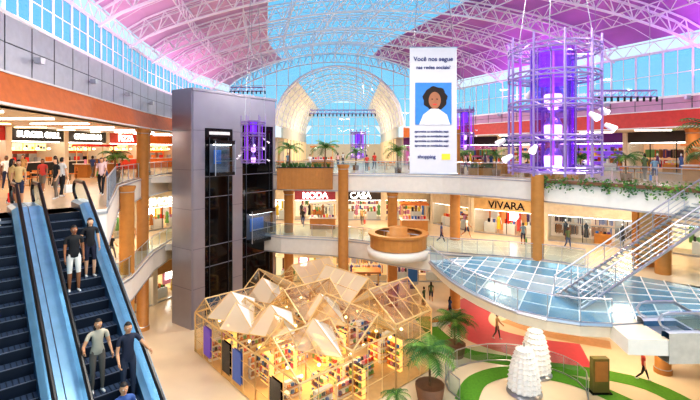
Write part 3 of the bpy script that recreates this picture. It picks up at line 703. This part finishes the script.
for i in range(3):
    for j in range(3):
        hw = 2.8+.45*i-.1*j+(.25 if (i*j) % 2 else 0); rz = hw+1.5
        c = [G(i, j, hw), G(i+1, j, hw), G(i+1, j+1, hw), G(i, j+1, hw)]
        for k in range(4):
            b.tube(c[k], c[(k+1) % 4], .055, gold); b.tube(c[k], Vector((c[k].x, c[k].y, 0)), .05, gold)
        if (i+j) % 2 == 0: r0, r1, sl = G(i-.05, j+.5, rz), G(i+1.05, j+.5, rz), [(c[0], c[1]), (c[2], c[3])]; ends = [(c[3], c[0], r0), (c[1], c[2], r1)]; rr = [(r1, r0), (r0, r1)]
        else: r0, r1, sl = G(i+.5, j-.05, rz), G(i+.5, j+1.05, rz), [(c[1], c[2]), (c[3], c[0])]; ends = [(c[0], c[1], r0), (c[2], c[3], r1)]; rr = [(r1, r0), (r0, r1)]
        b.tube(r0, r1, .05, gold)
        for q, (a, d_) in enumerate(sl):
            ra, rb = rr[q]
            if (i, j, q) in ((2, 2, 0), (2, 1, 1), (1, 2, 0), (2, 0, 1)): b.poly([a, d_, ra, rb], cloth if (i+q) % 2 else cloth2)
            else:
                b.poly([a, d_, ra, rb], tglass)
                if (i+j+q) % 2: b.poly([a+Z*.02, a.lerp(d_, .5)+Z*.02, rb+Z*.02], cloth)
            b.tube(d_, ra, .045, gold); b.tube(a, rb, .045, gold)
            for f in (.25, .5, .75): b.tube(a.lerp(d_, f), rb.lerp(ra, f), .025, gold, 4)
            b.tube(a.lerp(rb, .5), d_.lerp(ra, .5), .025, gold, 4)
        for a, d_, r in ends: b.poly([a, d_, r], tglass); b.tube(a.lerp(d_, .5), r, .025, gold); b.tube(a, r, .04, gold); b.tube(d_, r, .04, gold)
        cc = G(i+.5, j+.5, 0)
        for dx, dy in ((-.8, 0), (.8, .3), (0, -.8)): pq = cc+Vector((dx, dy, 2.2)); b.ell(pq, (.1, .1, .09), warm, 10, 6); b.tube(pq, Vector((pq.x, pq.y, hw+.3)), .012, gold, 3)
        for q in range(6):
            pp = cc+Vector((random.uniform(-1.2, 1.2), random.uniform(-1.2, 1.2), 0)); hh = random.uniform(.8, 1.9); rq = ra1+(q % 2)*1.57
            b.box(pp+Z*hh/2, (1.0, .25, hh), shelfm if q % 2 else white, rq)
            z_ = .3
            while z_ < hh:
                b.box(pp+Z*z_, (1.0, .5, .03), wood, rq)
                R = Matrix.Rotation(rq, 3, 'Z')
                for t_ in range(4):
                    for s_ in (-.18, .18): v_ = R @ Vector((-.38+.25*t_, s_, 0)); b.box(pp+v_+Z*(z_+.12), (.15, .1, random.uniform(.12, .24)), random.choice(PCOL), rq)
                z_ += .4
def wallgrid(ia, ja, ib, jb, h0, h1, nseg, mats):
    for k in range(nseg):
        f0, f1 = k/nseg, (k+1)/nseg
        p = G(ia+(ib-ia)*f0, ja+(jb-ja)*f0, 0); q_ = G(ia+(ib-ia)*f1, ja+(jb-ja)*f1, 0); ha = h0+(h1-h0)*f0; hb = h0+(h1-h0)*f1
        b.poly([p, q_, q_+Z*hb, p+Z*ha], tglass); b.tube(p, p+Z*ha, .03, gold, 4)
        for f in (.02, .33, .66, 1): b.tube(p+Z*ha*f, q_+Z*hb*f, .025, gold, 4)
        if mats and mats[k % len(mats)]:
            m = mats[k % len(mats)]; n_ = (q_-p).cross(Z).normalized()*.06
            for s_ in (1, -1): b.poly([p.lerp(q_, .12)+Z*.4+n_*s_, p.lerp(q_, .88)+Z*.4+n_*s_, p.lerp(q_, .88)+Z*2.2+n_*s_, p.lerp(q_, .12)+Z*2.2+n_*s_], m)
wallgrid(0, 0, 0, 3, 2.8, 2.6, 9, [None, dark, None, None, post2, dark, None, post, None]); wallgrid(0, 0, 3, 0, 2.8, 3.7, 9, [None]); wallgrid(3, 0, 3, 3, 3.7, 3.5, 8, [None]); wallgrid(0, 3, 3, 3, 2.6, 3.5, 8, [None])
for (i, j, s) in ((.3, 2.2, 1.3), (.5, 1.3, 1.2), (1.2, 2.5, 1.1), (.7, .5, 1.1), (1.5, 1.2, 1.2), (.1, 1.7, .9)):
    t = G(i, j, 4.6); q = [G(i-.4*s, j-.1, 3.5), G(i+.1, j-.45*s, 3.1), G(i+.45*s, j+.1, 3.6), G(i, j+.45*s, 3.0)]
    for k in range(4): b.poly([q[k], q[(k+1) % 4], t], [cloth, white, cloth2, cloth][k]); b.tube(q[k], t, .025, gold, 4); b.tube(q[k], q[(k+1) % 4], .025, gold, 4)
b.obj('tent_pavilion')

# ---------------------------------------------------------------- ground-level inlays, pods, totems
def band(name, pts, wd, m, z=.012):
    P = catmull([Vector((x, y, 0)) for x, y in pts], 5); P = [Vector(p) for p in P]; b = MB()
    for i in range(len(P)-1):
        def nn(k):
            t = (P[min(k+1, len(P)-1)]-P[max(k-1, 0)]).normalized(); return Vector((-t.y, t.x, 0))*wd/2
        b.poly([P[i]+nn(i)+Z*z, P[i]-nn(i)+Z*z, P[i+1]-nn(i+1)+Z*z, P[i+1]+nn(i+1)+Z*z], m)
    return b.obj(name)
grn = mat('green_carpet', (84, 142, 36), .9, var=.2, scale=8); pnk = mat('pink_floor', (196, 66, 84), .4, var=.06); beige = mat('tan_floor', (195, 150, 108), .4, var=.1)
band('floor_inlay_pink', [(15.5, 38.5), (11.5, 37), (9.4, 34), (9.6, 31), (12, 28.8), (15.5, 27.6)], 3.4, pnk)
band('green_carpet', [(5.8, 34), (6.3, 31), (7.6, 28), (11, 26.6), (16.5, 24.6), (18, 22)], 1.3, grn, .016)
band('green_carpet', [(6.2, 22.5), (7.5, 24.6), (10, 25.6), (13, 24.6), (15, 22)], 1.2, grn, .02)
band('floor_inlay_tan', [(12.4, 33.4), (14.4, 31), (18, 29)], 1.4, beige, .02)
podm = mat('pod_white', (240, 238, 236), .5, var=.03, em=.08)
for x, y, h in ((11.2, 25.4, 2.7), (9.7, 23.4, 2.5)):
    b = MB(); prof = [(.02, h)]
    for k in range(9):
        z = h*(1-(k+1)/9.5); r = .34+.58*math.sin(math.pi/2*(k+1)/9)**.8
        prof += [(r, z+.1), (r-.09, z)]
    b.lathe((x, y, .06), prof, podm, 32, False, .12)
    b.tube((x, y, h), (x, y, h+.25), .05, steel, 8)
    b.lathe((x, y, 0), [(.95, .03), (.95, .06), (.02, .06)], steel, 28); b.obj('white_lantern_pod')
b = MB(); b.box((13.9, 23.4, 1.0), (.9, .35, 1.9), mat('totem_olive', (120, 110, 50), .5)); b.box((13.9, 23.2, 1.25), (.7, .04, 1.1), wood); b.box((13.9, 23.4, .04), (1.1, .6, .08), dark); b.obj('information_totem')
b = MB(); b.box((6.1, 41.0, 1.5), (1.1, .25, 2.2), bw); b.box((6.1, 40.85, 1.6), (.9, .04, 1.8), PCOL[2]); b.box((6.1, 41.0, .2), (.5, .4, .4), dark); b.obj('poster_stand')
rail('glass_railing', [(9.4+3.9*math.cos(a), 24.0+2.9*math.sin(a)) for a in [math.pi*(1.85+.1*k) for k in range(14)]], 0)
def bench(x, y, r):
    b = MB(); b.box((x, y, .42), (1.8, .5, .08), wood, r); b.box((x, y, .2), (1.5, .35, .36), white, r); b.obj('bench')
bench(7.0, 32.4, .3); bench(16.5, 31.5, -.5)
def kiosk(x, y, z, r=0, c=0):
    b = MB(); b.box((x, y, z+.5), (2.4, 1.4, 1.0), wood, r); b.box((x, y, z+1.03), (2.6, 1.6, .06), white, r)
    R = Matrix.Rotation(r, 3, 'Z')
    for a, d_ in ((-1.1, -.6), (1.1, -.6), (1.1, .6), (-1.1, .6)): p = R @ Vector((a, d_, 0)); b.tube((x+p.x, y+p.y, z+1), (x+p.x, y+p.y, z+2.4), .04, gold)
    b.box((x, y, z+2.45), (2.6, 1.6, .15), PCOL[c], r)
    for k in range(8): p = R @ Vector((-1+.28*k, -.3, 0)); b.box((x+p.x, y+p.y, z+1.2), (.18, .2, random.uniform(.15, .4)), random.choice(PCOL), r)
    b.obj('retail_kiosk')
kiosk(1.5, 38.5, 0, 0, 8); kiosk(-17.6, 27, L2, 1.2, 3); kiosk(-2.6, 40.5, L2, 0, 3); kiosk(6, 39.5, L2, 0, 5); kiosk(-20, 33, L3, 1.2, 0); kiosk(-3, 46, L3, 0, 5); kiosk(8, 44, L3, 0, 0); kiosk(24, 29, L3, .8, 5); kiosk(14, 38, L3, .5, 9)
def dining(x, y, z):
    b = MB(); b.lathe((x, y, z), [(.3, 0), (.3, .03), (.04, .05), (.04, .7), (.4, .71), (.4, .75), (.01, .75)], wood, 16); b.obj('dining_table')
    for a in (0, 1.57, 3.14, 4.71):
        a += .4; cx, cy = x+.75*math.cos(a), y+.75*math.sin(a); b = MB(); R = Matrix.Rotation(a, 3, 'Z')
        b.box((cx, cy, z+.45), (.42, .42, .05), PCOL[5], a)
        for p, q in ((-.18, -.18), (.18, -.18), (.18, .18), (-.18, .18)):
            v = R @ Vector((p, q, 0)); b.tube((cx+v.x, cy+v.y, z), (cx+v.x, cy+v.y, z+.45), .018, dark, 4)
        for q in (-.18, .18): v = R @ Vector((.2, q, 0)); b.tube((cx+v.x, cy+v.y, z+.45), (cx+v.x*1.1, cy+v.y*1.1, z+.85), .018, dark, 4)
        v = R @ Vector((.22, 0, 0)); b.box((cx+v.x, cy+v.y, z+.75), (.03, .4, .22), PCOL[5], a); b.obj('dining_chair')
for x, y in ((-19, 25), (-20, 29), (-21, 37), (17.5, 34), (21, 31), (13.5, 41), (4, 46), (-8, 48)): dining(x, y, L3)

# ---------------------------------------------------------------- people
SK = [(224, 172, 138), (150, 98, 66), (196, 144, 108), (110, 72, 50)]
def person(x, y, z, h=1.72, face=0, shirt=(60, 60, 70), pants=(50, 60, 90), hairc=(30, 22, 18), sk=0, shorts=False, longh=False, sleeve='short', stride=.15,
           arms=((.1, .12, .2), (-.05, .12, .25)), lean=0, bag=None, name='shopper'):
    me = bpy.data.meshes.new('tmp'); V = []; R = []; Ed = []; roots = []; bones = []
    def v(p, r, root=False):
        V.append(Vector(p)); R.append(r)
        if root: roots.append(len(V)-1)
        return len(V)-1
    def e(a, b_, lab): Ed.append((a, b_)); bones.append((a, b_, lab))
    fw = lambda q: -math.sin(lean)*q
    pel = v((0, 0, .95), .135, True); wa = v((0, fw(.15), 1.1), .118); ch = v((0, fw(.33), 1.27), .14); uc = v((0, fw(.45), 1.4), .11); nk = v((0, fw(.52), 1.48), .052); hb = v((0, fw(.58)-.005, 1.56), .06)
    e(pel, wa, 'torso'); e(wa, ch, 'torso'); e(ch, uc, 'torso'); e(uc, nk, 'neck'); e(nk, hb, 'neck')
    low = 9; wrists = []
    for si, s in enumerate((-1, 1)):
        a = stride*s; kb = .12+max(0, -a)*1.3
        hip = Vector((.09*s, 0, .9)); kn = hip+Vector((.02*s, -math.sin(a+.06), -math.cos(a+.06)))*.43; an = kn+Vector((0, -math.sin(a-kb+.06), -math.cos(a-kb+.06)))*.42
        i0 = v(hip, .1); i1 = v(hip.lerp(kn, .45), .082); i2 = v(kn, .06); i3 = v(kn.lerp(an, .35), .058); i4 = v(an, .038); i5 = v(an+Vector((0, .03, -.045)), .038); i6 = v(an+Vector((.015*s, -.1, -.05)), .036); i7 = v(an+Vector((.02*s, -.16, -.055)), .028)
        e(pel, i0, 'thigh'); e(i0, i1, 'thigh'); e(i1, i2, 'thigh'); e(i2, i3, 'calf'); e(i3, i4, 'calf'); e(i4, i5, 'foot'); e(i5, i6, 'foot'); e(i6, i7, 'foot'); low = min(low, an.z-.085)
        sw, ab, bd = arms[si]
        sh = Vector((.175*s, fw(.45), 1.405)); D1 = Vector((math.sin(ab)*s, -math.sin(sw)*math.cos(ab), -math.cos(sw)*math.cos(ab)))
        D2 = Vector((math.sin(ab)*s*.3, -math.sin(sw+bd), -math.cos(sw+bd))).normalized()
        el = sh+D1*.29; wr = el+D2*.25; wrists.append(wr+D2*.12)
        j0 = v(sh, .062); j1 = v(sh.lerp(el, .5), .05); j2 = v(el, .04); j3 = v(el.lerp(wr, .4), .038); j4 = v(wr, .025); j5 = v(wr+D2*.045, .031); j6 = v(wr+D2*.085, .03)
        e(uc, j0, 'torso'); e(j0, j1, 'uparm'); e(j1, j2, 'uparm2'); e(j2, j3, 'forearm'); e(j3, j4, 'forearm'); e(j4, j5, 'hand'); e(j5, j6, 'hand')
        across = D2.cross(Vector((1, 0, 0))).normalized()
        if across.y > 0: across = -across
        inw = Vector((-s, 0, 0))
        for q, ln in enumerate((.07, .08, .075, .058)):
            o = wr+D2*.08+across*(.027-.018*q); k0 = v(o, .0095, True); k1 = v(o+D2*ln*.5+inw*.006, .009); k2 = v(o+D2*ln*.82+inw*.022, .008); k3 = v(o+D2*ln*.95+inw*.036, .007)
            e(k0, k1, 'hand'); e(k1, k2, 'hand'); e(k2, k3, 'hand')
        o = wr+D2*.03+across*.02; k0 = v(o, .012, True); k1 = v(o+across*.03+D2*.02+inw*.005, .011); k2 = v(o+across*.04+D2*.05+inw*.01, .009); e(k0, k1, 'hand'); e(k1, k2, 'hand')
    me.from_pydata([tuple(p) for p in V], Ed, []); o = bpy.data.objects.new('tmp', me); sc.collection.objects.link(o)
    o.modifiers.new('Skin', 'SKIN'); sd = me.skin_vertices[0].data
    for i in range(len(V)): sd[i].radius = (R[i], R[i]); sd[i].use_root = i in roots
    sb = o.modifiers.new('s', 'SUBSURF'); sb.levels = 1; sb.render_levels = 1
    dg = bpy.context.evaluated_depsgraph_get(); em = bpy.data.meshes.new_from_object(o.evaluated_get(dg))
    M = {'skin': mat('skin_%d' % sk, SK[sk], .5, var=.05), 'shirt': mat('cloth_%d_%d_%d' % shirt, shirt, .8), 'pants': mat('cloth_%d_%d_%d' % pants, pants, .8), 'shoe': mat('shoe', (220, 218, 215), .5), 'hair': mat('hair_%d_%d_%d' % hairc, hairc, .6, var=.3, scale=30)}
    B = MB(); vs = []
    for q in em.vertices:
        p = q.co.copy()
        if abs(p.x) < .2 and .85 < p.z < 1.5:
            yc = fw(p.z-.95); p.y = yc+(p.y-yc)*.8
        vs.append(p)
    groups = {}
    for f in em.polygons:
        c = sum((vs[i] for i in f.vertices), Vector())/len(f.vertices); best = 9; lab = 'torso'
        for a, b_, l in bones:
            A_, B_ = V[a], V[b_]; ab_ = B_-A_; t = max(0, min(1, (c-A_).dot(ab_)/ab_.length_squared)); dd = (c-A_-ab_*t).length-(R[a]+(R[b_]-R[a])*t)
            if dd < best: best = dd; lab = l
        if lab == 'torso': mm = 'shirt' if c.z > .93 else 'pants'
        elif lab == 'neck': mm = 'shirt' if c.z < 1.46+0 else 'skin'
        elif lab == 'uparm': mm = 'shirt'
        elif lab == 'uparm2': mm = 'shirt' if sleeve == 'long' else 'skin'
        elif lab == 'forearm': mm = 'shirt' if sleeve == 'long' else 'skin'
        elif lab == 'hand': mm = 'skin'
        elif lab == 'thigh': mm = 'pants' if c.z < .96 else 'shirt'
        elif lab == 'calf': mm = 'skin' if shorts else 'pants'
        else: mm = 'shoe'
        groups.setdefault(mm, []).append(list(f.vertices))
    base = len(B.v); B.v += vs
    for mm, fs in groups.items():
        k = B.mi(M[mm])
        for f in fs: B.f.append([i+base for i in f]); B.m.append(k); B.sm.append(True)
    hc = Vector((0, fw(.7)-.02, 1.625))
    B.ell(hc, (.074, .092, .115), M['skin'], 16, 12)
    B.ell(hc+Vector((0, .008, .012)), (.084, .1, .122), M['hair'], 16, 12, keep=lambda c: c.z > .055 or (c.y > .0 and c.z > -.075))
    B.ell(hc+Vector((0, -.095, -.012)), (.012, .018, .022), M['skin'], 8, 6)
    for s in (-1, 1):
        B.ell(hc+Vector((.03*s, -.082, .012)), (.014, .008, .008), mat('eye_white', (240, 240, 240)), 8, 6); B.ell(hc+Vector((.03*s, -.088, .012)), (.006, .005, .006), dark, 6, 4)
        B.ell(hc+Vector((.075*s, .005, 0)), (.01, .018, .028), M['skin'], 8, 6)
    B.ell(hc+Vector((0, -.083, -.052)), (.024, .008, .007), mat('lips', (170, 90, 84)), 8, 4)
    if longh: B.ell(hc+Vector((0, .06, -.1)), (.09, .055, .18), M['hair'], 12, 8)
    if bag is not None:
        wp = wrists[0]; B.box(wp-Z*.42, (.12, .32, .36), PCOL[bag])
        for q in (-.08, .08): B.tube(wp+Vector((0, q, -.25)), wp, .008, PCOL[bag], 4)
    s_ = h/1.735
    bpy.data.objects.remove(o); bpy.data.meshes.remove(em)
    for p in B.v: p.z -= low
    for i in range(len(B.v)): B.v[i] = B.v[i]*s_
    ob = B.obj(name, origin=(0, 0, 0)); ob.location = (x, y, z); ob.rotation_euler = (0, 0, face)
    return ob
def esc_pos(s, lat):
    p = T1+UE*s+Vector((UE.y, -UE.x, 0))*-lat
    return p.x, p.y, L3-.231*(int(s/.4)+1)
fe = .76
def ep(s, lat, **k): person(*esc_pos(s, lat), face=fe, stride=.03, **k)
ep(2.95, -.2, h=1.8, shirt=(24, 24, 28), pants=(225, 220, 212), sk=1, shorts=True)
ep(2.55, .28, h=1.68, shirt=(28, 28, 34), pants=(40, 40, 60), sk=0, shorts=True, longh=True, arms=((.1, .3, .9), (.1, .12, .3)))
ep(5.75, -.25, h=1.66, shirt=(186, 176, 156), pants=(110, 100, 90), sk=2, arms=((.3, .5, 1.2), (.2, .2, .6)), longh=True, lean=.1)
ep(6.2, .27, h=1.78, shirt=(36, 42, 62), pants=(50, 56, 74), sk=2, arms=((.2, .2, .7), (.5, .5, .9)))
ep(7.4, -.15, h=1.72, shirt=(60, 90, 150), pants=(190, 180, 170), sk=2)
sh = [(225, 225, 225), (60, 80, 130), (200, 70, 60), (40, 40, 44), (210, 175, 120), (110, 140, 160), (230, 195, 195), (90, 110, 80)]
pl = [(-12.3, 15.6, L3, .5), (-13.2, 16.4, L3, 2.6), (-12.6, 18.0, L3, -.4), (-12.9, 18.8, L3, 2.9), (-14.9, 25.5, L3, 1.4), (-18, 22, L3, 1), (-19, 31, L3, 3), (-22, 40, L3, 3), (-15, 20.5, L3, .3), (-16.5, 23.5, L3, 2), (-21, 27, L3, 0), (-11.6, 19.6, L3, .2),
      (19.3, 26.6, L3, -.5), (12.2, 36.3, L3, .3), (15.6, 32.4, L3, 0), (1.6, 40, L3, 3), (6, 42, L3, 0), (23.3, 24, L3, 1), (-4, 42, L3, 0), (-1.5, 52, L3, 3), (2.5, 43, L3, .4), (17, 35.5, L3, 0), (20, 28.5, L3, 2), (11, 40, L3, 1), (-6.5, 44, L3, 0), (-1, 60, L3, 0),
      (-15.9, 29.6, L2, 1.5), (-16.4, 28.9, L2, 1.2), (-16.8, 32.4, L2, .4), (-4.6, 41, L2, 0), (1.2, 41.5, L2, 2.9), (16.5, 31.8, L2, .2), (10, 36, L2, 1), (20.8, 27.6, L2, 0), (-8, 42, L2, 0), (4.4, 42, L2, 1), (13.6, 33, L2, 3), (-17.5, 30, L2, 0), (7.4, 34, L2, 1.6),
      (9.4, 37, 0, .4), (7.2, 37.3, 0, 3), (17.2, 24.6, 0, 1.3), (-5.5, 38.9, 0, 1), (-2.8, 40, 0, 0), (14.5, 33.5, 0, 2), (4.2, 38, 0, 0), (8, 33.6, 0, 2), (10.5, 30, 0, 1), (6.3, 35.8, 0, 4)]
for i, (x, y, z, f) in enumerate(pl):
    person(x, y, z, 1.62+.2*random.random(), f, random.choice(sh), random.choice([(40, 50, 80), (30, 30, 34), (120, 110, 100), (70, 90, 130)]), sk=random.randrange(4), shorts=i % 4 == 0, longh=i % 3 == 1, stride=random.uniform(.05, .4), arms=((random.uniform(-.15, .2), .14, .2), (random.uniform(-.3, .4), .12, .5)), bag=(i % 10 if i % 3 == 0 else None))

# ---------------------------------------------------------------- lights
def area(name, loc, size, energy, col, rot=(0, 0, 0), sy=None):
    l = bpy.data.lights.new(name, 'AREA'); l.energy = energy; l.color = lin(col)[:3]; l.shape = 'RECTANGLE'; l.size = size; l.size_y = sy or size
    o = bpy.data.objects.new(name, l); sc.collection.objects.link(o); o.location = loc; o.rotation_euler = rot; return o
for x, y in ((-3, 8), (8, 8), (0, 18), (12, 18), (18, 10)): area('atrium_fill', (x, y, 21.8), 3, 1350, (255, 245, 230))  # unseen fill lamps added overhead to brighten the atrium
for x, y in ((-4, 34), (7, 36), (-6, 46), (5, 48)): area('atrium_far_fill', (x, y, 21.6), .8, 900, (255, 242, 226))  # small fill lamps added to brighten the far end
area('uplight_purple', (24, 22, 18.9), 1, 650, (205, 100, 250), (math.radians(180), math.radians(20), 0), 16)
area('uplight_purple', (17, 42, 18.9), 1, 550, (215, 110, 245), (math.radians(180), math.radians(20), 0), 14)
area('uplight_pink', (-13, 22, 19), 1, 260, (255, 185, 228), (math.radians(180), math.radians(-20), 0), 16)
area('uplight_pink', (-15.5, 42, 19), 1, 300, (255, 185, 228), (math.radians(180), math.radians(-20), 0), 16)
for x, y in ((-19, 20), (-20, 32), (-20, 44)): area('gallery_downlight', (x, y, 15.1), 2, 220, (255, 226, 190))
for x, y in ((24, 28), (20, 38), (27, 18), (12, 48)): area('gallery_downlight', (x, y, 15.0), 1.5, 180, (255, 226, 210))
for x, y in ((-17, 22), (-16.5, 33), (-5, 41), (3, 40), (12, 34), (19, 29)): area('gallery_downlight', (x, y, 9.8), 1.5, 240, (255, 226, 185))
for x, y in ((-16, 24), (-8, 40), (1, 39), (13, 34), (17, 26)): area('gallery_downlight', (x, y, 4.4), 1.5, 240, (255, 226, 185))
area('bridge_fill', (11, 23, 5.3), 3, 180, (255, 242, 225))  # added fill that lifts the shade beneath the bridge
area('corridor_fill', (-1.5, 76, 22), 3, 1800, (255, 238, 212))  # fill lamp added to brighten the second vault
area('pavilion_light', (-2.6, 24.8, 2.7), 4, 360, (255, 214, 150))
